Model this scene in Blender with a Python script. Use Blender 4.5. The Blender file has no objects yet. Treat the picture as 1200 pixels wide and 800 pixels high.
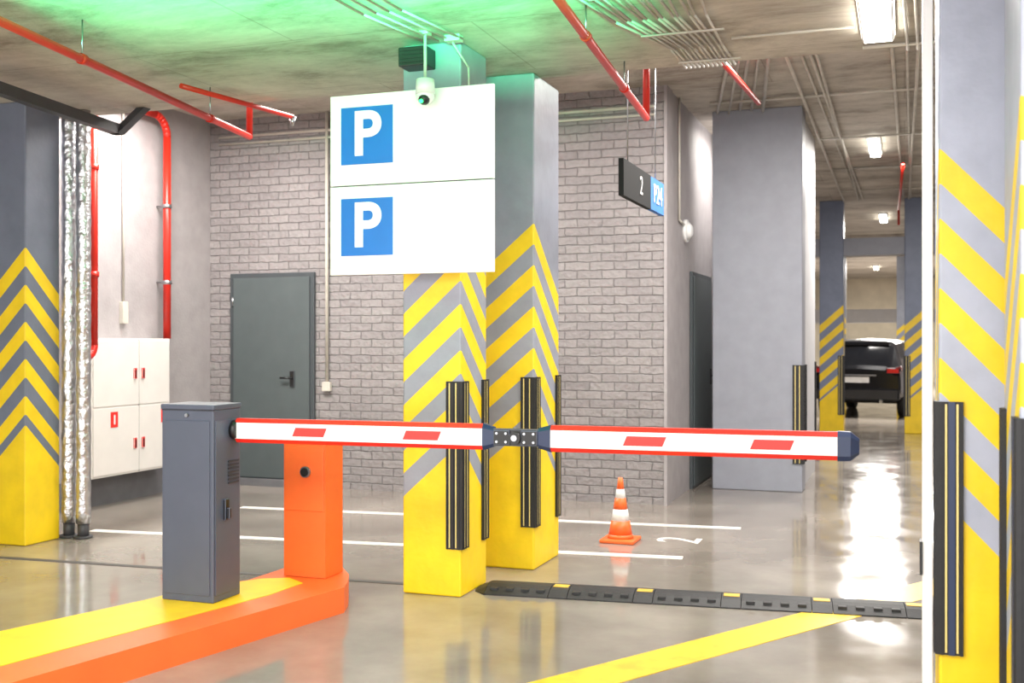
import bpy, bmesh, math
from mathutils import Vector, Matrix
sc = bpy.context.scene
COL = sc.collection

# ------------------------------------------------------------ materials
def new(name):
    m = bpy.data.materials.new(name); m.use_nodes = True
    nt = m.node_tree; b = nt.nodes['Principled BSDF']
    return m, nt, b
def s2l(c):
    return tuple(((v/255)/12.92 if v/255 <= .04045 else ((v/255+.055)/1.055)**2.4) for v in c)+(1,)
def mat(name, rgb, rough=.5, metal=0, var=.12, scale=6, bump=0, bscale=40):
    m, nt, b = new(name)
    c = s2l(rgb)
    tc = nt.nodes.new('ShaderNodeTexCoord')
    n = nt.nodes.new('ShaderNodeTexNoise'); n.inputs['Scale'].default_value = scale; n.inputs['Detail'].default_value = 6
    nt.links.new(tc.outputs['Object'], n.inputs['Vector'])
    r = nt.nodes.new('ShaderNodeValToRGB')
    r.color_ramp.elements[0].position = .3; r.color_ramp.elements[1].position = .7
    r.color_ramp.elements[0].color = tuple(v*(1-var) for v in c[:3])+(1,)
    r.color_ramp.elements[1].color = tuple(min(1, v*(1+var)) for v in c[:3])+(1,)
    nt.links.new(n.outputs['Fac'], r.inputs['Fac'])
    nt.links.new(r.outputs['Color'], b.inputs['Base Color'])
    b.inputs['Roughness'].default_value = rough; b.inputs['Metallic'].default_value = metal
    if bump:
        n2 = nt.nodes.new('ShaderNodeTexNoise'); n2.inputs['Scale'].default_value = bscale; n2.inputs['Detail'].default_value = 4
        nt.links.new(tc.outputs['Object'], n2.inputs['Vector'])
        bp = nt.nodes.new('ShaderNodeBump'); bp.inputs['Strength'].default_value = bump; bp.inputs['Distance'].default_value = .02
        nt.links.new(n2.outputs['Fac'], bp.inputs['Height']); nt.links.new(bp.outputs['Normal'], b.inputs['Normal'])
    return m
def emis(name, rgb, s):
    m, nt, b = new(name)
    b.inputs['Base Color'].default_value = s2l(rgb)
    b.inputs['Emission Color'].default_value = s2l(rgb); b.inputs['Emission Strength'].default_value = s
    return m
def mth(nt, op, a, b=None, c=None):
    n = nt.nodes.new('ShaderNodeMath'); n.operation = op
    for i, v in enumerate((a, b, c)):
        if v is None: continue
        if isinstance(v, (int, float)): n.inputs[i].default_value = v
        else: nt.links.new(v, n.inputs[i])
    return n.outputs[0]
def stripes(name, top, bot, k=.9, period=.29, phase=0., grey=(158, 162, 176)):
    m, nt, b = new(name)
    tc = nt.nodes.new('ShaderNodeTexCoord'); sx = nt.nodes.new('ShaderNodeSeparateXYZ')
    nt.links.new(tc.outputs['Object'], sx.inputs[0])
    u = mth(nt, 'ADD', mth(nt, 'ABSOLUTE', sx.outputs[0]), mth(nt, 'ABSOLUTE', sx.outputs[1]))
    v = mth(nt, 'MULTIPLY_ADD', u, k, sx.outputs[2])
    d = mth(nt, 'DIVIDE', mth(nt, 'SUBTRACT', top, v), period)
    fr = mth(nt, 'LESS_THAN', mth(nt, 'FRACT', d), .5)
    st = mth(nt, 'MULTIPLY', fr, mth(nt, 'LESS_THAN', v, top))
    f = mth(nt, 'MAXIMUM', st, mth(nt, 'LESS_THAN', v, bot))
    n = nt.nodes.new('ShaderNodeTexNoise'); n.inputs['Scale'].default_value = 5; n.inputs['Detail'].default_value = 6
    nt.links.new(tc.outputs['Object'], n.inputs['Vector'])
    r = nt.nodes.new('ShaderNodeValToRGB')
    r.color_ramp.elements[0].color = (.86, .86, .86, 1); r.color_ramp.elements[1].color = (1, 1, 1, 1)
    r.color_ramp.elements[0].position = .3; r.color_ramp.elements[1].position = .6
    nt.links.new(n.outputs['Fac'], r.inputs['Fac'])
    mx = nt.nodes.new('ShaderNodeMix'); mx.data_type = 'RGBA'
    nt.links.new(f, mx.inputs[0]); mx.inputs[6].default_value = s2l(grey); mx.inputs[7].default_value = s2l((248, 210, 22))
    mu = nt.nodes.new('ShaderNodeMix'); mu.data_type = 'RGBA'; mu.blend_type = 'MULTIPLY'; mu.inputs[0].default_value = 1
    nt.links.new(mx.outputs[2], mu.inputs[6]); nt.links.new(r.outputs['Color'], mu.inputs[7])
    nt.links.new(mu.outputs[2], b.inputs['Base Color'])
    b.inputs['Roughness'].default_value = .45
    bp = nt.nodes.new('ShaderNodeBump'); bp.inputs['Strength'].default_value = .12; bp.inputs['Distance'].default_value = .02
    n3 = nt.nodes.new('ShaderNodeTexNoise'); n3.inputs['Scale'].default_value = 18
    nt.links.new(tc.outputs['Object'], n3.inputs['Vector'])
    nt.links.new(n3.outputs['Fac'], bp.inputs['Height']); nt.links.new(bp.outputs['Normal'], b.inputs['Normal'])
    return m
def brick(name):
    m, nt, b = new(name)
    tc = nt.nodes.new('ShaderNodeTexCoord'); sx = nt.nodes.new('ShaderNodeSeparateXYZ'); cb = nt.nodes.new('ShaderNodeCombineXYZ')
    nt.links.new(tc.outputs['Object'], sx.inputs[0])
    nt.links.new(mth(nt, 'ADD', sx.outputs[0], sx.outputs[1]), cb.inputs[0]); nt.links.new(sx.outputs[2], cb.inputs[1])
    nz = nt.nodes.new('ShaderNodeTexNoise'); nz.inputs['Scale'].default_value = 9; nz.inputs['Detail'].default_value = 4
    nt.links.new(tc.outputs['Object'], nz.inputs['Vector'])
    vm = nt.nodes.new('ShaderNodeVectorMath'); vm.operation = 'MULTIPLY_ADD'
    nt.links.new(nz.outputs['Color'], vm.inputs[0]); vm.inputs[1].default_value = (.035, .026, 0); nt.links.new(cb.outputs[0], vm.inputs[2])
    br = nt.nodes.new('ShaderNodeTexBrick')
    br.inputs['Scale'].default_value = 1; br.inputs['Brick Width'].default_value = .255; br.inputs['Row Height'].default_value = .086
    br.inputs['Mortar Size'].default_value = .008; br.inputs['Mortar Smooth'].default_value = .8; br.inputs['Bias'].default_value = 0
    br.inputs['Color1'].default_value = s2l((144, 139, 139)); br.inputs['Color2'].default_value = s2l((133, 128, 129))
    br.inputs['Mortar'].default_value = s2l((114, 110, 111))
    nt.links.new(vm.outputs[0], br.inputs['Vector'])
    n2 = nt.nodes.new('ShaderNodeTexNoise'); n2.inputs['Scale'].default_value = 22; n2.inputs['Detail'].default_value = 6
    nt.links.new(tc.outputs['Object'], n2.inputs['Vector'])
    n4 = nt.nodes.new('ShaderNodeTexNoise'); n4.inputs['Scale'].default_value = 1.3; n4.inputs['Detail'].default_value = 8
    nt.links.new(tc.outputs['Object'], n4.inputs['Vector'])
    r = nt.nodes.new('ShaderNodeValToRGB'); r.color_ramp.elements[0].position = .3; r.color_ramp.elements[1].position = .65
    r.color_ramp.elements[0].color = (.80, .79, .79, 1); r.color_ramp.elements[1].color = (1.08, 1.08, 1.08, 1)
    nt.links.new(mth(nt, 'MULTIPLY_ADD', n2.outputs['Fac'], .5, mth(nt, 'MULTIPLY', n4.outputs['Fac'], .5)), r.inputs['Fac'])
    mu = nt.nodes.new('ShaderNodeMix'); mu.data_type = 'RGBA'; mu.blend_type = 'MULTIPLY'; mu.inputs[0].default_value = 1
    nt.links.new(br.outputs['Color'], mu.inputs[6]); nt.links.new(r.outputs['Color'], mu.inputs[7])
    nt.links.new(mu.outputs[2], b.inputs['Base Color'])
    h = mth(nt, 'MULTIPLY_ADD', br.outputs['Fac'], -.8, mth(nt, 'MULTIPLY', n2.outputs['Fac'], 1.3))
    bp = nt.nodes.new('ShaderNodeBump'); bp.inputs['Strength'].default_value = .8; bp.inputs['Distance'].default_value = .015
    nt.links.new(h, bp.inputs['Height']); nt.links.new(bp.outputs['Normal'], b.inputs['Normal'])
    b.inputs['Roughness'].default_value = .6
    return m
def floor_mat():
    m, nt, b = new('polished_concrete')
    tc = nt.nodes.new('ShaderNodeTexCoord')
    n = nt.nodes.new('ShaderNodeTexNoise'); n.inputs['Scale'].default_value = .9; n.inputs['Detail'].default_value = 9; n.inputs['Roughness'].default_value = .6
    nt.links.new(tc.outputs['Object'], n.inputs['Vector'])
    r = nt.nodes.new('ShaderNodeValToRGB')
    r.color_ramp.elements[0].position = .32; r.color_ramp.elements[0].color = s2l((116, 108, 101))
    r.color_ramp.elements[1].position = .68; r.color_ramp.elements[1].color = s2l((152, 144, 135))
    nt.links.new(n.outputs['Fac'], r.inputs['Fac']); nt.links.new(r.outputs['Color'], b.inputs['Base Color'])
    r2 = nt.nodes.new('ShaderNodeMapRange'); r2.inputs[1].default_value = .3; r2.inputs[2].default_value = .7
    r2.inputs[3].default_value = .05; r2.inputs[4].default_value = .17
    n2 = nt.nodes.new('ShaderNodeTexNoise'); n2.inputs['Scale'].default_value = 2.5; n2.inputs['Detail'].default_value = 8
    nt.links.new(tc.outputs['Object'], n2.inputs['Vector'])
    nt.links.new(n2.outputs['Fac'], r2.inputs[0]); nt.links.new(r2.outputs[0], b.inputs['Roughness'])
    b.inputs['IOR'].default_value = 1.65
    bp = nt.nodes.new('ShaderNodeBump'); bp.inputs['Strength'].default_value = .06; bp.inputs['Distance'].default_value = .02
    nt.links.new(n2.outputs['Fac'], bp.inputs['Height']); nt.links.new(bp.outputs['Normal'], b.inputs['Normal'])
    return m
def concrete(name, a, mid, c2):
    m, nt, b = new(name)
    tc = nt.nodes.new('ShaderNodeTexCoord')
    n = nt.nodes.new('ShaderNodeTexNoise'); n.inputs['Scale'].default_value = 1.0; n.inputs['Detail'].default_value = 12; n.inputs['Roughness'].default_value = .76
    n.inputs['Distortion'].default_value = .3
    mp = nt.nodes.new('ShaderNodeMapping'); mp.inputs['Scale'].default_value = (.8, 1.5, 1)
    nt.links.new(tc.outputs['Object'], mp.inputs[0]); nt.links.new(mp.outputs[0], n.inputs['Vector'])
    r = nt.nodes.new('ShaderNodeValToRGB')
    r.color_ramp.elements[0].position = .36; r.color_ramp.elements[0].color = s2l(a)
    r.color_ramp.elements[1].position = .62; r.color_ramp.elements[1].color = s2l(c2)
    e = r.color_ramp.elements.new(.48); e.color = s2l(mid)
    nt.links.new(n.outputs['Fac'], r.inputs['Fac'])
    # formwork board joints
    wv = nt.nodes.new('ShaderNodeTexBrick'); wv.inputs['Scale'].default_value = 1; wv.inputs['Brick Width'].default_value = 2.4; wv.inputs['Row Height'].default_value = 1.2
    wv.inputs['Mortar Size'].default_value = .008; wv.inputs['Mortar Smooth'].default_value = .5
    wv.inputs['Color1'].default_value = (1, 1, 1, 1); wv.inputs['Color2'].default_value = (.93, .93, .92, 1); wv.inputs['Mortar'].default_value = (.72, .70, .68, 1)
    nt.links.new(tc.outputs['Object'], wv.inputs['Vector'])
    mu = nt.nodes.new('ShaderNodeMix'); mu.data_type = 'RGBA'; mu.blend_type = 'MULTIPLY'; mu.inputs[0].default_value = 1
    nt.links.new(r.outputs['Color'], mu.inputs[6]); nt.links.new(wv.outputs['Color'], mu.inputs[7])
    nt.links.new(mu.outputs[2], b.inputs['Base Color'])
    b.inputs['Roughness'].default_value = .75
    bp = nt.nodes.new('ShaderNodeBump'); bp.inputs['Strength'].default_value = .25; bp.inputs['Distance'].default_value = .03
    nt.links.new(n.outputs['Fac'], bp.inputs['Height']); nt.links.new(bp.outputs['Normal'], b.inputs['Normal'])
    return m

M = dict(
 floor=floor_mat(), ceil=concrete('concrete_ceiling', (134, 125, 114), (176, 168, 157), (202, 195, 184)),
 brick=brick('painted_brick'), plaster=mat('grey_plaster', (154, 149, 150), .6, bump=.15, var=.08),
 bluegrey=mat('bluegrey_paint', (146, 149, 160), .5, var=.06), white_w=mat('white_plaster', (196, 196, 199), .6, var=.05),
 darkgrey=mat('dark_base_paint', (100, 100, 104), .6), door=mat('door_slate', (78, 86, 88), .4, var=.05),
 frame=mat('door_frame_grey', (64, 70, 74), .4, var=.05), black=mat('black_plastic', (22, 22, 24), .4, var=.1),
 rubber=mat('black_rubber', (30, 30, 32), .55, var=.15, bump=.1), yellow=mat('yellow_paint', (246, 200, 25), .4, var=.1),
 cream=mat('reflective_cream', (225, 205, 130), .35, var=.05), bumpy=mat('worn_yellow_plastic', (205, 165, 62), .5, var=.2),
 orange=mat('orange_paint', (244, 108, 46), .4, var=.05), white=mat('white_paint', (232, 232, 232), .4, var=.02),
 signwhite=mat('sign_white', (250, 248, 249), .4, var=.005),
 red=mat('red_paint', (218, 40, 30), .35, var=.05), redpipe=mat('red_pipe_paint', (196, 36, 22), .35, var=.1),
 navy=mat('navy_plastic', (30, 45, 80), .35, var=.05), cab=mat('cabinet_slate', (76, 83, 100), .4, var=.05),
 cabdark=mat('cabinet_seam', (45, 50, 60), .5), foil=None, steel=mat('steel', (170, 172, 176), .3, 1, var=.1),
 tray=mat('dark_tray', (62, 62, 66), .5, var=.1), blue=mat('sign_blue', (0, 116, 212), .35, var=.03),
 whitebox=mat('white_cabinet', (214, 210, 206), .4, var=.03), seam=mat('grey_seam', (150, 148, 146), .5),
 cable=mat('cable_white', (190, 185, 175), .5), marking=mat('white_marking', (225, 224, 218), .4, var=.08),
 floory=mat('yellow_marking', (228, 188, 50), .3, var=.2, scale=9), gutter=mat('gutter_dark', (80, 76, 74), .6),
 signblack=mat('sign_black', (8, 9, 11), .85), signblue=mat('sign_light_blue', (60, 120, 195), .7),
 carpaint=mat('car_black_paint', (22, 23, 27), .18, .3, var=.05), glass=mat('dark_glass', (14, 16, 20), .06, var=.05),
 tail=mat('taillight_red', (190, 25, 25), .2, var=.05), plate=mat('number_plate', (225, 225, 225), .4),
 tyre=mat('tyre', (20, 20, 20), .8), lamp=emis('lamp_tube', (255, 250, 238), 34), lampbody=mat('lamp_housing', (235, 235, 232), .4),
 green=emis('green_led', (40, 240, 110), 4), dkgreen=mat('dark_green_box', (20, 30, 28), .4),
 tan=mat('far_wall_tan', (206, 196, 174), .7, var=.2, scale=1))
m, nt, b = new('foil_wrap')
b.inputs['Metallic'].default_value = 1; b.inputs['Roughness'].default_value = .34; b.inputs['Base Color'].default_value = (.62, .62, .64, 1)
tc = nt.nodes.new('ShaderNodeTexCoord'); vo = nt.nodes.new('ShaderNodeTexNoise'); vo.inputs['Scale'].default_value = 14; vo.inputs['Detail'].default_value = 3
bp = nt.nodes.new('ShaderNodeBump'); bp.inputs['Strength'].default_value = .6; bp.inputs['Distance'].default_value = .04
nt.links.new(tc.outputs['Object'], vo.inputs['Vector']); nt.links.new(vo.outputs['Fac'], bp.inputs['Height']); nt.links.new(bp.outputs['Normal'], b.inputs['Normal'])
M['foil'] = m

# ------------------------------------------------------------ mesh builder
class B:
    def __init__(s, origin=(0, 0, 0)):
        s.bm = bmesh.new(); s.mats = []; s.o = Vector(origin); s.T = Matrix.Identity(4)
    def mi(s, m):
        m = M[m] if isinstance(m, str) else m
        if m not in s.mats: s.mats.append(m)
        return s.mats.index(m)
    def v(s, p): return s.bm.verts.new(s.T @ Vector(p) - s.o)
    def box(s, x0, x1, y0, y1, z0, z1, m, bev=0):
        vs = [s.v(p) for p in ((x0,y0,z0),(x1,y0,z0),(x1,y1,z0),(x0,y1,z0),(x0,y0,z1),(x1,y0,z1),(x1,y1,z1),(x0,y1,z1))]
        i = s.mi(m); fs = []
        for q in ((3,2,1,0),(4,5,6,7),(0,1,5,4),(1,2,6,5),(2,3,7,6),(3,0,4,7)):
            f = s.bm.faces.new([vs[k] for k in q]); f.material_index = i; fs.append(f)
        if bev:
            es = list({e for f in fs for e in f.edges})
            bmesh.ops.bevel(s.bm, geom=es, offset=bev, segments=2, affect='EDGES', profile=.5)
        return s
    def loft(s, rings, mfun, caps=True, smooth=False, capm=None):
        R = [[s.v(p) for p in r] for r in rings]; n = len(R[0])
        for a in range(len(R)-1):
            for k in range(n):
                f = s.bm.faces.new([R[a][k], R[a][(k+1) % n], R[a+1][(k+1) % n], R[a+1][k]])
                f.material_index = s.mi(mfun(a, k) if callable(mfun) else mfun); f.smooth = smooth
        if caps:
            cm = s.mi(capm or (mfun(0, 0) if callable(mfun) else mfun))
            f = s.bm.faces.new(R[0][::-1]); f.material_index = cm
            f = s.bm.faces.new(R[-1]); f.material_index = cm
        return s
    def prism(s, pts, z0, z1, m):
        return s.loft([[(x, y, z0) for x, y in pts], [(x, y, z1) for x, y in pts]], m)
    def cyl(s, p0, p1, r0, m, r1=None, n=16):
        r1 = r0 if r1 is None else r1
        p0, p1 = Vector(p0), Vector(p1); d = (p1-p0).normalized()
        a = d.orthogonal().normalized(); c = d.cross(a)
        ring = lambda p, r: [p + a*math.cos(2*math.pi*k/n)*r + c*math.sin(2*math.pi*k/n)*r for k in range(n)]
        return s.loft([ring(p0, r0), ring(p1, r1)], m, smooth=True)
    def sph(s, p, r, m, sz=1.0):
        p = Vector(p); rings = []
        for j in range(1, 8):
            t = math.pi*j/8
            rings.append([p+Vector((math.sin(t)*math.cos(2*math.pi*k/14)*r, math.sin(t)*math.sin(2*math.pi*k/14)*r, -math.cos(t)*r*sz)) for k in range(14)])
        return s.loft(rings, m, smooth=True)
    def tube(s, pts, r, m, n=12):
        for i in range(len(pts)-1): s.cyl(pts[i], pts[i+1], r, m, n=n)
        for p in pts[1:-1]: s.sph(p, r*1.02, m)
        return s
    def done(s, name, parent=None):
        bmesh.ops.recalc_face_normals(s.bm, faces=s.bm.faces)
        me = bpy.data.meshes.new(name); s.bm.to_mesh(me); s.bm.free()
        for m in s.mats: me.materials.append(m)
        o = bpy.data.objects.new(name, me); o.location = s.o; COL.objects.link(o)
        if parent: o.parent = parent
        return o
def slab(name, x0, x1, y0, y1, z0, z1, m):
    return B().box(x0, x1, y0, y1, z0, z1, m).done(name)
def text(s, loc, rot, size, m, parent, name, ext=.002, off=0., ax='CENTER'):
    c = bpy.data.curves.new(name, 'FONT'); c.body = s; c.size = size; c.extrude = ext; c.offset = off
    c.align_x = ax; c.align_y = 'CENTER'
    o = bpy.data.objects.new(name, c); COL.objects.link(o); c.materials.append(M[m])
    o.rotation_euler = rot
    if parent:
        o.parent = parent; o.location = Vector(loc)-parent.location
    else: o.location = loc
    return o

ZL, ZU = 3.48, 4.10
# ------------------------------------------------------------ shell
slab('floor', -7.7, 5.2, -1.6, 46.2, -.2, 0, 'floor')
slab('ceiling', -7.7, 5.2, 7.45, 46.2, ZU, ZU+.3, 'ceil')
slab('ceiling_lower_slab', -7.7, 5.2, -1.6, 7.45, ZL, ZU+.3, 'ceil')
slab('wall_left', -7.68, -7.43, -1.6, 10.6, 0, ZU, 'plaster')
slab('wall_back', -7.68, -2.196, 10.6, 10.85, 0, ZU, 'brick')
slab('wall_side', -2.45, -2.196, 10.85, 13.3, 0, ZU, 'plaster')
slab('wall_pier_back', -2.45, -1.3, 13.3, 13.5, 0, ZU, 'plaster')
slab('wall_pier_side', -1.3, -1.05, 12.36, 14.15, 0, ZU, 'white_w')
slab('wall_far_left', -4.4, -4.2, 14, 46, 0, ZU, 'plaster')
slab('wall_far_return', -4.2, -1.3, 13.9, 14.1, 0, ZU, 'plaster')
slab('wall_far', -4.4, 5.2, 46, 46.2, 0, ZU, 'tan')
slab('wall_right', 5.0, 5.2, -1.6, 46, 0, ZU, 'plaster')
slab('baseboard_left', -7.43, -7.41, -1.6, 10.6, 0, .27, 'darkgrey')
slab('trim_1', -2.21, -2.18, 10.585, 10.86, 0, ZU, 'plaster')

# ------------------------------------------------------------ columns
def column(x0, x1, y0, y1, h, corner, top=2.42, bot=.95, k=.9, grey=(148, 152, 166)):
    ox = x1 if corner == 'R' else x0
    b = B((ox, y0, 0))
    b.box(x0, x1, y0, y1, 0, h, stripes('hazard_stripes', top, bot, k, grey=grey), .012)
    return b.done('striped_column')
column(-3.01, -2.61, 6.353, 6.80, ZL, 'R', bot=.86)
column(-2.90, -2.44, 7.284, 7.87, ZL, 'R', top=2.43, bot=1.05, k=.85)
column(-6.95, -6.467, 6.80, 7.17, ZL, 'R', top=2.34, bot=.95, k=1, grey=(112, 119, 136))
column(.134, .58, 4.91, 5.45, ZL, 'L', top=2.41, bot=.95, k=1.05, grey=(174, 180, 198))
column(.355, .82, 3.93, 4.53, ZL, 'L', top=2.41, bot=.95, k=1.0, grey=(174, 180, 198))
column(-1.43, -1.02, 20.3, 20.75, ZU, 'R', top=2.25, bot=.9, grey=(120, 130, 154))
column(0.0, .42, 20.3, 20.75, ZU, 'R', top=2.25, bot=.9, grey=(120, 130, 154))
column(-.2, .2, 31, 31.4, ZU, 'R', top=2.25, bot=.9)
column(-1.9, -1.5, 31, 31.4, ZU, 'R', top=2.25, bot=.9)
B().box(-1.97, -1.02, 11.99, 12.36, 0, ZU, 'bluegrey', .01).done('plain_column')

def guard(x, y, sx, sy, z0=.30, z1=1.35, w=.095, mid='rubber'):
    """L-shaped rubber corner guard; sx,sy = directions of the column interior."""
    b = B((x, y, 0)); t = .014
    def bx(a0, a1, c0, c1, m, za=z0, zb=z1):
        xs = sorted((x+sx*a0, x+sx*a1)); ys = sorted((y+sy*c0, y+sy*c1))
        b.box(xs[0], xs[1], ys[0], ys[1], za, zb, m)
    bx(-t, w, -t, 0, 'rubber'); bx(-t, 0, 0, w, 'rubber')
    for a, mm in ((.012, 'rubber'), (.05, mid), (.088, 'rubber')):
        h = .006 if mm == 'rubber' else .013
        bx(a-h, a+h, -t-.005, -t, mm); bx(-t-.005, -t, a-h, a+h, mm)
    for a in (.028, .072):
        bx(a-.004, a+.004, -t-.002, -t, 'cream', z0+.01, z1-.01); bx(-t-.002, -t, a-.004, a+.004, 'cream', z0+.01, z1-.01)
    return b.done('corner_guard')
guard(-2.61, 6.353, -1, 1); guard(-2.61, 6.80, -1, -1)
guard(-2.44, 7.284, -1, 1); guard(-2.44, 7.87, -1, -1)
guard(.134, 4.91, 1, 1, mid='navy'); guard(.355, 4.53, 1, -1); guard(.355, 3.93, 1, 1, mid='navy')
guard(-1.02, 11.99, -1, 1, w=.1); guard(-1.02, 12.36, -1, -1, w=.1); guard(-1.05, 14.15, -1, -1)
guard(0, 20.3, 1, 1); guard(-1.02, 20.3, -1, 1)

# white guide post on near right column
B().box(.070, .112, 4.93, 5.03, 0, ZL, 'white', .004).box(.060, .070, 4.92, 5.0, .62, .76, 'black').done('white_guide_post')

# ------------------------------------------------------------ island
isl = [(-3.95,1.6),(-3.57,3.705),(-3.115,5.77),(-3.17,5.92),(-3.26,6.10),(-3.40,6.28),(-3.62,6.32),(-3.74,6.15),(-3.76,5.75),(-3.95,5.45),(-4.02,5.1),(-4.30,4.2),(-5.1,1.6)]
b = B().prism(isl, 0, .15, 'orange')
b.prism([(-4.28,1.6),(-3.80,3.86),(-3.42,5.45),(-3.40,5.78),(-3.55,5.88),(-3.70,5.80),(-3.75,5.72),(-3.94,5.44),(-4.01,5.1),(-4.29,4.2),(-5.08,1.6)], .15, .153, 'yellow')
b.done('kerb_island')

# ------------------------------------------------------------ barrier
b = B((-3.76, 5.28, .153))
X0, X1, Y0, Y1, Z0, Z1 = -3.93, -3.59, 5.15, 5.41, .153, 1.25
b.box(X0, X1, Y0, Y1, Z0, Z1-.03, 'cab', .006)
b.box(X0-.006, X1+.006, Y0-.006, Y1+.006, Z1-.03, Z1, 'cab', .006)
b.box(X0+.0, X1+.0, Y0-.002, Y0+.01, Z1-.036, Z1-.03, 'cabdark')
b.box(X0+.022, X1-.022, Y0-.006, Y0, Z0+.04, Z1-.09, 'cab', .002)
b.cyl((X0+.17, Y0-.014, Z1-.06), (X0+.17, Y0, Z1-.06), .010, 'steel')
b.box(X1, X1+.005, Y0+.015, Y1-.015, Z0+.04, Z1-.09, 'cab', .002)
for i in range(7):
    b.box(X1+.004, X1+.012, 5.28, 5.38, .80+i*.02, .81+i*.02, 'cabdark')
b.box(X1+.003, X1+.02, 5.235, 5.275, .60, .72, 'black', .004); b.box(X1+.02, X1+.04, 5.245, 5.265, .61, .67, 'black', .004)
b.cyl((X1, 5.34, 1.10), (X1+.04, 5.34, 1.10), .055, 'black')
b.T = Matrix.Translation((-3.56, 5.345, 1.098)) @ Matrix.Rotation(math.atan2(.16, 3.35), 4, 'Z')
prof = [(-.035,-.045),(-.035,.045),(-.018,.068),(.018,.068),(.035,.045),(.035,-.045),(.018,-.068),(-.018,-.068)]
def arm(x0, x1, m=None, sc0=1, sc1=1):
    b.loft([[(x0, y*sc0, z*sc0) for y, z in prof], [(x1, y*sc1, z*sc1) for y, z in prof]],
           m or (lambda a, k: 'red' if k in (1, 2, 3, 5, 6, 7) else 'white'), capm=m or 'white')
arm(0, 1.47); arm(1.84, 3.26)
arm(1.47, 1.53, 'navy', 1.05, .75); arm(1.77, 1.84, 'navy', .75, 1.05)
arm(3.26, 3.32, 'navy', 1.06, 1.02); arm(3.32, 3.36, 'navy', 1.02, .55)
def para(x0, x1, z=-.0, h=.024, sk=.02):
    for ys in ((-.0375, -.0352), (.0352, .0375)):
        b.loft([[(x0, y, z-h), (x1, y, z-h), (x1+sk, y, z+h), (x0+sk, y, z+h)] for y in ys], 'red')
para(.36, .55); para(1.02, 1.22); para(2.22, 2.42); para(2.85, 3.04)
b.box(1.50, 1.80, -.022, .022, -.045, .045, 'black', .004)
b.box(1.53, 1.62, -.034, -.022, -.038, .038, 'black', .004); b.box(1.68, 1.77, -.034, -.022, -.038, .038, 'black', .004)
b.cyl((1.65, -.05, 0), (1.65, .03, 0), .032, 'black'); b.cyl((1.65, -.058, 0), (1.65, -.05, 0), .016, 'steel')
for xx in (1.55, 1.60, 1.70, 1.75):
    for zz in (-.022, .022): b.cyl((xx, -.040, zz), (xx, -.033, zz), .007, 'steel', n=8)
b.done('boom_barrier')

# orange intercom pedestal
b = B((-3.475, 6.03, .153))
b.loft([[(-3.62,5.93,.153),(-3.33,5.93,.153),(-3.33,6.15,.153),(-3.62,6.15,.153)],
        [(-3.62,5.93,.97),(-3.33,5.93,.97),(-3.33,6.15,1.03),(-3.62,6.15,1.03)]], 'orange')
b.box(-3.61, -3.34, 5.922, 5.93, .56, .96, 'orange', .003)
b.cyl((-3.46, 5.93, .80), (-3.46, 5.905, .80), .034, 'steel', n=24); b.cyl((-3.46, 5.905, .80), (-3.46, 5.898, .80), .026, 'black', n=24)
b.done('intercom_pedestal')

# ------------------------------------------------------------ P sign
b = B((-2.885, 6.2, 2.6))
b.box(-3.44, -2.33, 6.19, 6.215, 2.585, 3.155, 'signwhite', .003); b.box(-3.44, -2.33, 6.19, 6.215, 2.02, 2.578, 'signwhite', .003)
b.box(-3.43, -2.34, 6.2, 6.21, 2.575, 2.59, 'tray')
for z in (2.715, 2.14): b.box(-3.36, -3.0, 6.184, 6.19, z, z+.36, 'blue')
for x in (-2.9, -2.7): b.box(x-.02, x+.02, 6.215, 6.353, 2.1, 3.1, 'steel')
ps = b.done('parking_sign')
for i, z in enumerate((2.715, 2.14)):
    text('P', (-3.18, 6.182, z+.178), (math.pi/2, 0, 0), .385, 'signwhite', ps, 'letter_p_%d' % (i+1), .002, .010)

# dome camera + conduit
b = B((-2.74, 6.1, 3.1))
b.cyl((-2.74, 6.1, 3.19), (-2.74, 6.1, 3.10), .055, 'white', .06).sph((-2.74, 6.1, 3.09), .056, 'white')
b.sph((-2.735, 6.075, 3.065), .036, 'black'); b.cyl((-2.74, 6.05, 3.05), (-2.74, 6.035, 3.045), .012, 'green', n=10)
b.tube([(-2.74, 6.1, 3.19), (-2.74, 6.1, ZL)], .010, 'cable'); b.box(-2.77, -2.71, 6.07, 6.13, ZL-.02, ZL, 'cable')
b.done('security_camera')
b = B((-2.9, 6.27, 3.4)); b.box(-2.97, -2.78, 6.2, 6.353, 3.31, 3.43, 'dkgreen', .008)
for i in range(4): b.box(-2.95, -2.80, 6.194, 6.2, 3.33+i*.024, 3.338+i*.024, 'black')
b.done('alarm_sounder')

# hanging direction sign
b = B((-1.92, 8.36, 2.77)); b.box(-1.94, -1.9, 7.70, 8.60, 2.65, 2.92, 'signblack', .003); b.box(-1.939, -1.901, 8.60, 9.10, 2.652, 2.918, 'signblue', .003)
for y in (7.9, 8.85): b.cyl((-1.92, y, 2.91), (-1.92, y, ZU), .005, 'steel', n=8)
hs = b.done('hanging_direction_sign')
text('2', (-1.897, 8.25, 2.785), (math.pi/2, 0, math.pi/2), .2, 'white', hs, 'digit_2')
text('P24', (-1.897, 8.85, 2.785), (math.pi/2, 0, math.pi/2), .22, 'white', hs, 'label_p24')

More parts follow.
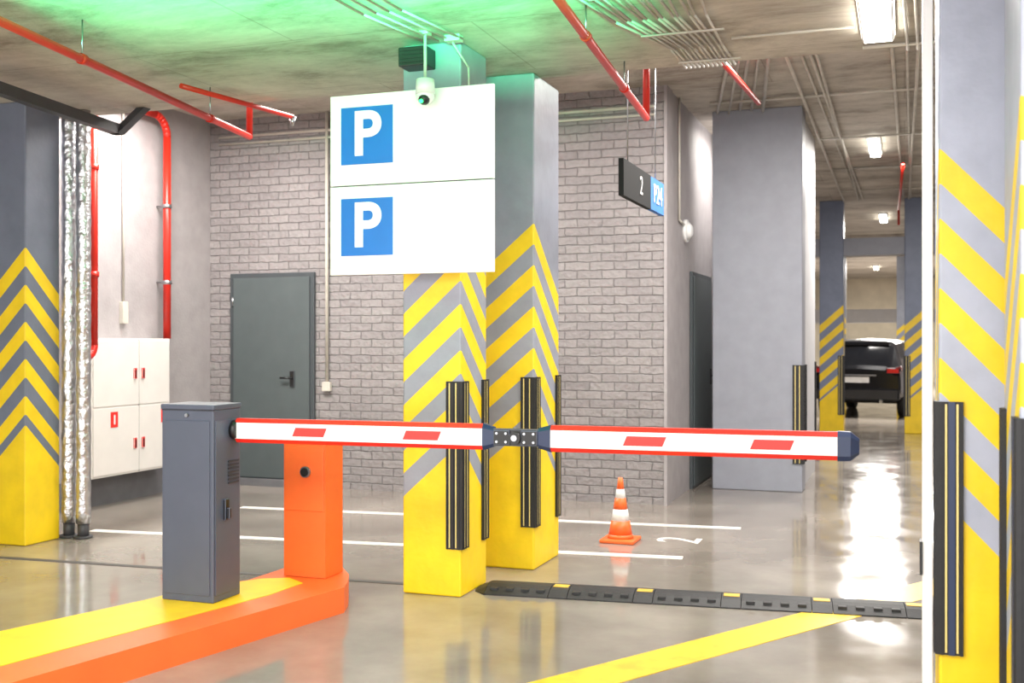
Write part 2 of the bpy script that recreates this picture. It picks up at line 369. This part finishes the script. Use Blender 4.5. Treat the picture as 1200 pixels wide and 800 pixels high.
# ------------------------------------------------------------ doors
b = B((-6.6, 10.58, .08))
b.box(-7.14, -6.07, 10.56, 10.60, 0.0, 2.36, 'frame', .006)
b.box(-7.09, -6.12, 10.545, 10.56, .09, 2.31, 'door', .004)
b.box(-6.36, -6.30, 10.53, 10.545, 1.10, 1.28, 'black', .006); b.cyl((-6.33, 10.545, 1.2), (-6.33, 10.50, 1.2), .012, 'black')
b.cyl((-6.33, 10.50, 1.2), (-6.46, 10.50, 1.2), .011, 'black')
for z in (.4, 2.0): b.cyl((-7.10, 10.55, z), (-7.10, 10.55, z+.1), .012, 'steel')
b.box(-7.14, -6.07, 10.5, 10.6, 0, .08, 'darkgrey')
b.done('door_1')
b = B((-2.18, 12.45, 0))
b.box(-2.196, -2.16, 11.85, 13.08, 0, 2.36, 'frame', .006); b.box(-2.16, -2.148, 11.9, 13.03, .03, 2.31, 'door', .004)
b.box(-2.148, -2.135, 12.92, 12.97, 1.1, 1.28, 'black'); b.cyl((-2.14, 12.945, 1.2), (-2.10, 12.945, 1.2), .012, 'black'); b.cyl((-2.10, 12.945, 1.2), (-2.10, 12.82, 1.2), .011, 'black')
b.done('door_2')

# ------------------------------------------------------------ left wall kit
b = B((-7.31, 9.0, .3))
b.box(-7.43, -7.2, 8.39, 9.56, .3, 1.63, 'whitebox', .005)
for (ya, yb) in ((8.41, 9.065), (9.075, 9.54)):
    for (za, zb) in ((.32, .96), (.975, 1.61)): b.box(-7.2, -7.192, ya, yb, za, zb, 'whitebox', .003)
b.box(-7.203, -7.197, 9.06, 9.08, .31, 1.62, 'seam')
for y in (9.0, 9.12):
    for z in (.60, 1.29): b.box(-7.192, -7.178, y-.022, y+.022, z-.06, z+.05, 'red', .003).box(-7.178, -7.174, y-.008, y+.008, z-.05, z+.03, 'black')
for y in (8.70, 9.46):
    b.box(-7.192, -7.188, y-.05, y+.05, .77, .92, 'red'); b.box(-7.188, -7.186, y-.01, y+.01, .80, .89, 'white')
b.done('fire_hose_cabinet')
def arc(c, r, a0, a1, plane, n=6):
    out = []
    for i in range(n+1):
        a = math.radians(a0+(a1-a0)*i/n); u, w = math.cos(a)*r, math.sin(a)*r
        out.append((c[0], c[1]+u, c[2]+w) if plane == 'yz' else (c[0]+u, c[1], c[2]+w))
    return out
b = B((-7.12, 8.33, 1.5)); b.tube([(-7.12, 8.33, ZU)]+arc((-7.12, 8.23, 1.56), .10, 0, -90, 'yz'), .038, 'redpipe')
b.cyl((-7.12, 8.24, 1.46), (-7.12, 8.20, 1.46), .06, 'redpipe')
for z in (2.2, 3.2): b.cyl((-7.12, 8.33, z), (-7.12, 8.33, z+.05), .05, 'redpipe'); b.cyl((-7.12, 8.33, z+.02), (-7.43, 8.33, z+.02), .01, 'steel')
b.done('red_standpipe')
b = B((-7.3, 9.6, 1.63)); b.tube([(-7.3, 9.65, 1.63), (-7.3, 9.65, 3.75)]+arc((-7.3, 9.45, 3.75), .20, 0, 90, 'yz')+[(-7.3, 8.9, 3.95), (-7.3, 8.6, 3.95)], .040, 'redpipe')
for z in (2.2, 3.0): b.cyl((-7.3, 9.65, z), (-7.3, 9.65, z+.04), .052, 'steel'); b.cyl((-7.3, 9.65, z+.02), (-7.43, 9.65, z+.02), .01, 'steel')
b.done('red_standpipe')
b = B((-6.38, 7.25, 0))
for x in (-6.445, -6.300):
    n = 34; rings = []
    for i in range(n+1):
        z = .12+(ZL-.12)*i/n; r = .058+(.003 if i % 2 else -.002)
        rings.append([(x+math.cos(2*math.pi*k/16)*r, 7.25+math.sin(2*math.pi*k/16)*r, z) for k in range(16)])
    b.loft(rings, 'foil', smooth=True); b.cyl((x, 7.25, 0), (x, 7.25, .13), .045, 'tray'); b.cyl((x, 7.25, 0), (x, 7.25, .02), .075, 'tray')
b.done('insulated_duct_pipes')
b = B((-7.4, 9.1, 2)); b.tube([(-7.41, 9.1, ZU), (-7.41, 9.1, 2.0)], .012, 'cable').box(-7.43, -7.38, 9.06, 9.14, 1.78, 2.0, 'cable', .005).done('wall_switch_conduit')
b = B((-5.92, 10.58, 1.1)); b.tube([(-5.92, 10.575, ZU), (-5.92, 10.575, 1.15)], .018, 'cable').box(-5.97, -5.87, 10.55, 10.6, 1.06, 1.16, 'cable', .005)
b.tube([(-7.3, 10.58, 3.9), (-2.3, 10.58, 3.9)], .015, 'cable').tube([(-7.3, 10.58, 3.82), (-2.3, 10.58, 3.82)], .012, 'cable').done('wall_conduit')
b = B((-2.18, 10.9, 3)); b.tube([(-2.178, 11.2, ZU), (-2.178, 11.2, 2.85), (-2.178, 11.5, 2.82)], .012, 'cable').done('wall_conduit')
b = B((-2.196, 11.57, 2.77)); b.cyl((-2.196, 11.57, 2.77), (-2.16, 11.57, 2.77), .12, 'white', n=24); b.cyl((-2.16, 11.57, 2.77), (-2.11, 11.57, 2.77), .11, 'white', .05, n=24)
b.done('alarm_bell')

# ------------------------------------------------------------ ceiling services
b = B((-4.9, 7, 3.3)); b.tube([(-4.05, 2.6, 3.25), (-4.97, 7.62, 3.25), (-4.97, 7.62, ZU)], .026, 'redpipe')
b.tube([(-4.80, 6.5, 3.40), (-4.62, 7.7, 3.40)], .019, 'redpipe'); b.cyl((-4.62, 7.7, 3.40), (-4.62, 7.7, 3.33), .03, 'steel', .012)
for y in (3.5, 5.2, 6.9):
    x = -4.05-(y-2.6)*.1833; b.cyl((x, y, 3.25), (x, y, ZL), .005, 'steel', n=8); b.cyl((x, y-.02, 3.25), (x, y+.02, 3.25), .032, 'redpipe')
b.done('red_sprinkler_pipe')
b = B((-1.8, 7, 3.3)); b.tube([(-1.42, 2.6, 3.30), (-1.85, 8.21, 3.30), (-1.85, 8.21, ZU)], .026, 'redpipe')
for y in (4.2, 5.9, 7.2):
    x = -1.42-(y-2.6)*.0766; b.cyl((x, y, 3.3), (x, y, ZL), .005, 'steel', n=8); b.cyl((x, y-.02, 3.3), (x, y+.02, 3.3), .032, 'redpipe')
b.done('red_sprinkler_pipe')
b = B((-1.35, 9, 3.8)); b.tube([(-1.42, 7.7, 3.82), (-1.28, 10.4, 3.82)], .024, 'redpipe').done('red_sprinkler_pipe')
b = B((-.1, 17, 3.9)); b.tube([(-.02, 15.6, 3.98), (-.10, 21, 3.98), (-.10, 21, 3.7)], .022, 'redpipe').done('red_sprinkler_pipe')
b = B((-5.8, 6.5, 3.3))
b.loft([[(-5.45, 3.9, 3.25), (-5.38, 3.9, 3.25), (-5.38, 3.9, 3.33), (-5.45, 3.9, 3.33)], [(-5.96, 7.2, 3.25), (-5.88, 7.2, 3.25), (-5.88, 7.2, 3.33), (-5.96, 7.2, 3.33)]], 'tray')
b.loft([[(-5.95, 7.14, 3.25), (-5.87, 7.14, 3.25), (-5.87, 7.22, 3.25), (-5.95, 7.22, 3.25)], [(-5.82, 7.3, ZL), (-5.74, 7.3, ZL), (-5.74, 7.38, ZL), (-5.82, 7.38, ZL)]], 'tray')
b.box(-5.66, -5.63, 5.3, 5.33, 3.3, ZL, 'tray'); b.done('cable_tray')
b = B((-1.3, 6, ZL))
for i in range(12):
    x0 = -1.80+i*.065; x1 = -1.40+i*.03
    b.tube([(x0, 4.2, ZL-.02), (x0+.07+.015*(i % 3), 5.3, ZL-.02-.008*(i % 3)), (x0*.45+x1*.55+.02*(i % 2), 6.2, ZL-.03), (x1, 6.9, ZL-.02-.012*(i % 2)), (x1, 7.44, ZL-.02)], .008, 'cable', n=8)
for y in (4.8, 5.7, 6.5, 7.2): b.box(-1.72+.13*(y-4.8), -1.0, y, y+.02, ZL-.045, ZL-.036, 'cable')
b.done('ceiling_cable_bundle')
b = B((-2.7, 6, ZL))
for i in range(4):
    x0 = -2.90+i*.08; b.tube([(x0-.1, 3.5, ZL-.02), (x0, 5.6, ZL-.02), (x0+.1, 6.25, ZL-.02)], .007, 'cable', n=8)
b.box(-2.66, -2.56, 6.2, 6.27, ZL-.04, ZL, 'cable', .004); b.tube([(-2.62, 6.24, ZL-.04), (-2.55, 6.33, 3.3), (-2.55, 6.345, 3.1)], .007, 'cable', n=8); b.done('ceiling_cable_bundle')
b = B((-.5, 10, ZU))
runs = [((-1.2, 9.0), (1.5, 9.0)), ((-1.9, 11.4), (1.5, 11.4)), ((-1, 13.8), (1.5, 13.8)), ((-1.0, 16.5), (1.5, 16.5)), ((-1.0, 18.8), (1.5, 18.8))]
for i, x in enumerate((-.95, -.86, -.78, -.70, -.12, .0, .12, .2)): runs.append(((x, 7.5), (x+(.1 if i % 3 else -.05), 20)))
for i in range(5): runs.append(((-1.0+.05*i, 7.5), (-1.9+.12*i, 11.9)))
for i, (p, q) in enumerate(runs):
    z = ZU-.02-.015*(i % 3); b.tube([(p[0], p[1], z), (q[0], q[1], z)], .013+.004*(i % 2), 'cable', n=8)
b.done('ceiling_conduit')
b = B((0, 5, ZL))
for x in (.02, .08): b.tube([(x-.1, 3.0, ZL-.02), (x, 7.44, ZL-.02)], .010, 'cable', n=8)
b.tube([(-1.3, 5.15, ZL-.02), (.6, 5.15, ZL-.02)], .010, 'cable', n=8); b.tube([(-1.0, 6.8, ZL-.02), (-.28, 6.8, ZL-.02)], .009, 'cable', n=8)
b.tube([(-.25, 7.3, ZL-.02), (1.3, 7.3, ZL-.02)], .012, 'cable', n=8)
b.done('ceiling_conduit')

def lamp(x, y0, y1, z, w=.16):
    b = B((x, (y0+y1)/2, z)); b.box(x-w/2, x+w/2, y0, y1, z-.03, z, 'lampbody', .004)
    b.box(x-w/2+.01, x+w/2-.01, y0+.02, y1-.02, z-.065, z-.03, 'lamp', .01); b.done('fluorescent_lamp')
lamp(-.15, 5.6, 7.05, ZL, .2); lamp(-.36, 14.0, 15.3, ZU)
lamp(-.4, 22.5, 23.8, ZU)
lamp(-.6, 29, 30.3, ZU); lamp(-.9, 38, 39.3, ZU)
lamp(-1.65, 12.5, 13.2, ZU)  # added fixture, hidden behind the plain column, to brighten the recess

slab('beam_1', -4.2, 5.0, 20.35, 20.7, 3.13, 3.43, 'bluegrey')
slab('beam_2', -4.2, 5.0, 34, 34.4, 2.15, 2.55, 'white_w')
slab('beam_3', -4.2, 5.0, 27, 27.3, 3.6, ZU, 'ceil')

# ------------------------------------------------------------ floor markings
def line(p, q, w, m, name):
    p, q = Vector(p), Vector(q); d = (q-p).normalized(); n = Vector((-d.y, d.x))*w/2
    b = B(); b.prism([tuple(p-n), tuple(q-n), tuple(q+n), tuple(p+n)], 0, .003, m); return b.done(name)
line((-6.48, 7.56), (-1.545, 8.07), .1, 'marking', 'parking_line')
line((-6.03, 9.1), (-1.32, 9.51), .1, 'marking', 'parking_line')
line((-2.6, 3.05), (.3, 7.86), .27, 'floory', 'yellow_floor_line')
line((-7.4, 6.32), (-2.65, 6.62), .06, 'gutter', 'floor_drain_channel')
t = text('2', (-1.69, 8.78, .002), (0, 0, math.radians(90)), .5, 'marking', None, 'floor_number', .001, 0)

# speed bump
ang = math.atan2(.28, 2.64)
b = B((-1.19, 6.78, 0)); b.T = Matrix.Translation((-2.52, 6.64, 0)) @ Matrix.Rotation(ang, 4, 'Z')
pf = [(-.17, 0), (-.17, .008), (-.09, .04), (-.03, .048), (.03, .048), (.09, .04), (.17, .008), (.17, 0)]
x = 0
i = 0
b.loft([[(-.08, y*.5, z*.3) for y, z in pf], [(0, y, z) for y, z in pf]], 'rubber')
while x < 2.98:
    w = .41 if i % 2 == 0 else .12
    b.loft([[(x+.002, y, z) for y, z in pf], [(x+w-.002, y, z) for y, z in pf]], 'rubber')
    if i % 2: b.box(x+.012, x+w-.012, -.045, .025, .03, .0495, 'bumpy')
    else:
        for j in range(4): b.box(x+.03+j*.1, x+.08+j*.1, -.13, -.05, .02, .04, 'rubber', .003)
    x += w; i += 1
b.done('speed_bump')

# cone
b = B((-2.144, 8.58, 0)); cx, cy = -2.144, 8.58
b.box(cx-.14, cx+.14, cy-.14, cy+.14, 0, .03, 'orange', .01)
hs_ = [(.03, .105, 'orange'), (.06, .095, 'orange'), (.17, .074, 'white'), (.26, .058, 'orange'), (.35, .043, 'white'), (.42, .031, 'orange'), (.51, .018, None)]
for (z0, r0, mm), (z1, r1, _) in zip(hs_[:-1], hs_[1:]): b.cyl((cx, cy, z0), (cx, cy, z1), r0, mm, r1, n=28)
b.done('traffic_cone')

# ------------------------------------------------------------ car
b = B((-.93, 24.1, 0)); b.T = Matrix.Translation((-.95, 24.1, 0)) @ Matrix.Rotation(math.radians(-9), 4, 'Z')
secs = [(0, .84, .45, .88, 1.00), (.06, .88, .36, .95, 1.08), (.36, .90, .30, 1.0, 1.53), (.55, .90, .30, 1.0, 1.60), (1.3, .90, .30, .98, 1.64), (2.4, .90, .30, .97, 1.60), (3.1, .89, .30, .95, 1.10), (4.1, .87, .32, .85, .95), (4.5, .78, .4, .68, .75)]
rings = []
for (y, w, zb, zm, zr) in secs:
    half = [(0, zb), (.85*w, zb), (w, zb+.18), (w*1.0, (zb+zm)/2+.1), (w*.98, zm), (w*.78, zr-.06 if zr > zm+.1 else zm+.03), (w*.68, zr), (0, zr+.03)]
    ring = [(x, y, z) for x, z in half] + [(-x, y, z) for x, z in half[-2:0:-1]]
    rings.append(ring)
def cm(a, k):
    if 2 <= a <= 4 and k in (4, 9): return 'glass'
    if a in (1, 5) and k in (6, 7): return 'glass'
    return 'carpaint'
b.loft(rings, cm, capm='carpaint')
for sx in (-1, 1):
    for y in (.85, 3.55):
        x0 = sx*.72; x1 = sx*.91
        b.cyl((x0, y, .34), (x1, y, .34), .34, 'tyre', n=28); b.cyl((x1, y, .34), (x1+sx*.01, y, .34), .21, 'steel', n=20)
    xs = sorted((sx*.60, sx*.87)); b.box(xs[0], xs[1], -.02, .10, .93, 1.05, 'tail', .02)
    xs = sorted((sx*.78, sx*.89)); b.box(xs[0], xs[1], .0, .22, .98, 1.08, 'tail', .02)
    xs = sorted((sx*.90, sx*1.02)); b.box(xs[0], xs[1], 2.75, 2.87, 1.0, 1.12, 'carpaint', .02)
    xs = sorted((sx*.5, sx*.7)); b.box(xs[0], xs[1], -.045, -.03, .5, .55, 'tail')
b.box(-.86, .86, -.05, .1, .38, .62, 'rubber', .03); b.box(-.26, .26, -.012, .0, .74, .86, 'plate'); b.box(-.4, .4, -.02, 0, .88, .91, 'steel')
b.box(-.6, .6, .30, .46, 1.52, 1.60, 'carpaint', .01)
b.cyl((-.5, .0, .36), (-.5, -.06, .36), .035, 'steel'); b.cyl((.5, .0, .36), (.5, -.06, .36), .035, 'steel')
b.done('car')

# ------------------------------------------------------------ lights
def area(name, loc, size, power, rot=(0, 0, 0), col=(1, .955, .90), spread=180):
    l = bpy.data.lights.new(name, 'AREA'); l.shape = 'RECTANGLE'; l.size, l.size_y = size; l.energy = power; l.color = col
    l.spread = math.radians(spread)
    o = bpy.data.objects.new(name, l); o.location = loc; o.rotation_euler = rot; COL.objects.link(o); return o
area('light_near', (-2.2, 1.2, 3.40), (5, 2.2), 330)
area('light_near_aisle', (-.15, 6.2, 3.38), (.25, 1.6), 90)
area('light_mid', (-5.0, 8.6, 4.0), (3.4, .9), 210)
area('light_mid_right', (-1.0, 9.2, 4.0), (1.5, .8), 165)
area('light_left_wall', (-6.7, 8.6, 4.02), (.5, .8), 90)
area('fill_recess', (-1.65, 12.85, 4.0), (.15, .6), 30)  # added fill light for the dark recess, out of view
area('light_aisle', (-.2, 15, 3.98), (.6, 2), 240)
area('light_far', (-.5, 24.6, 3.98), (1.5, 2.5), 600)
area('light_far_end', (0, 37, 3.98), (3, 3), 1400)
area('light_right', (3, 9, 4.0), (2, 4), 200)
# green light washing the slab; the unseen housing bar behind it is added
el = math.radians(19)
d = Vector((-.3366*math.cos(el), .9417*math.cos(el), math.sin(el)))
gl = area('green_slab_light', (-2.43, 3.68, 3.02), (3.3, .08), 85, (0, 0, 0), (.05, 1, .38), 30)
gl.rotation_euler = d.to_track_quat('-Z', 'Y').to_euler()
b = B((-2.43, 3.68, 3.0)); b.T = Matrix.Translation((-2.43, 3.68, 3.0)) @ Matrix.Rotation(math.radians(19.67), 4, 'Z')
b.box(-1.7, 1.7, -.12, -.02, -.04, .05, 'tray', .005)
for xx in (-1.2, 1.2): b.cyl((xx, -.07, .05), (xx, -.07, .48), .008, 'steel')
b.done('added_light_housing')
w = bpy.data.worlds.new('world'); sc.world = w; w.use_nodes = True
w.node_tree.nodes['Background'].inputs[0].default_value = (1, .98, .97, 1); w.node_tree.nodes['Background'].inputs[1].default_value = 3.8

# ------------------------------------------------------------ camera
c = bpy.data.cameras.new('camera'); c.sensor_width = 36; c.lens = 1287/1200*36
c.dof.use_dof = True; c.dof.focus_distance = 6.5; c.dof.aperture_fstop = 2.8
o = bpy.data.objects.new('camera', c); o.location = (0, 0, 1.6); o.rotation_euler = (math.pi/2, 0, math.radians(19.67)); COL.objects.link(o)
sc.camera = o
sc.view_settings.view_transform = 'Standard'
sc.view_settings.exposure = .12
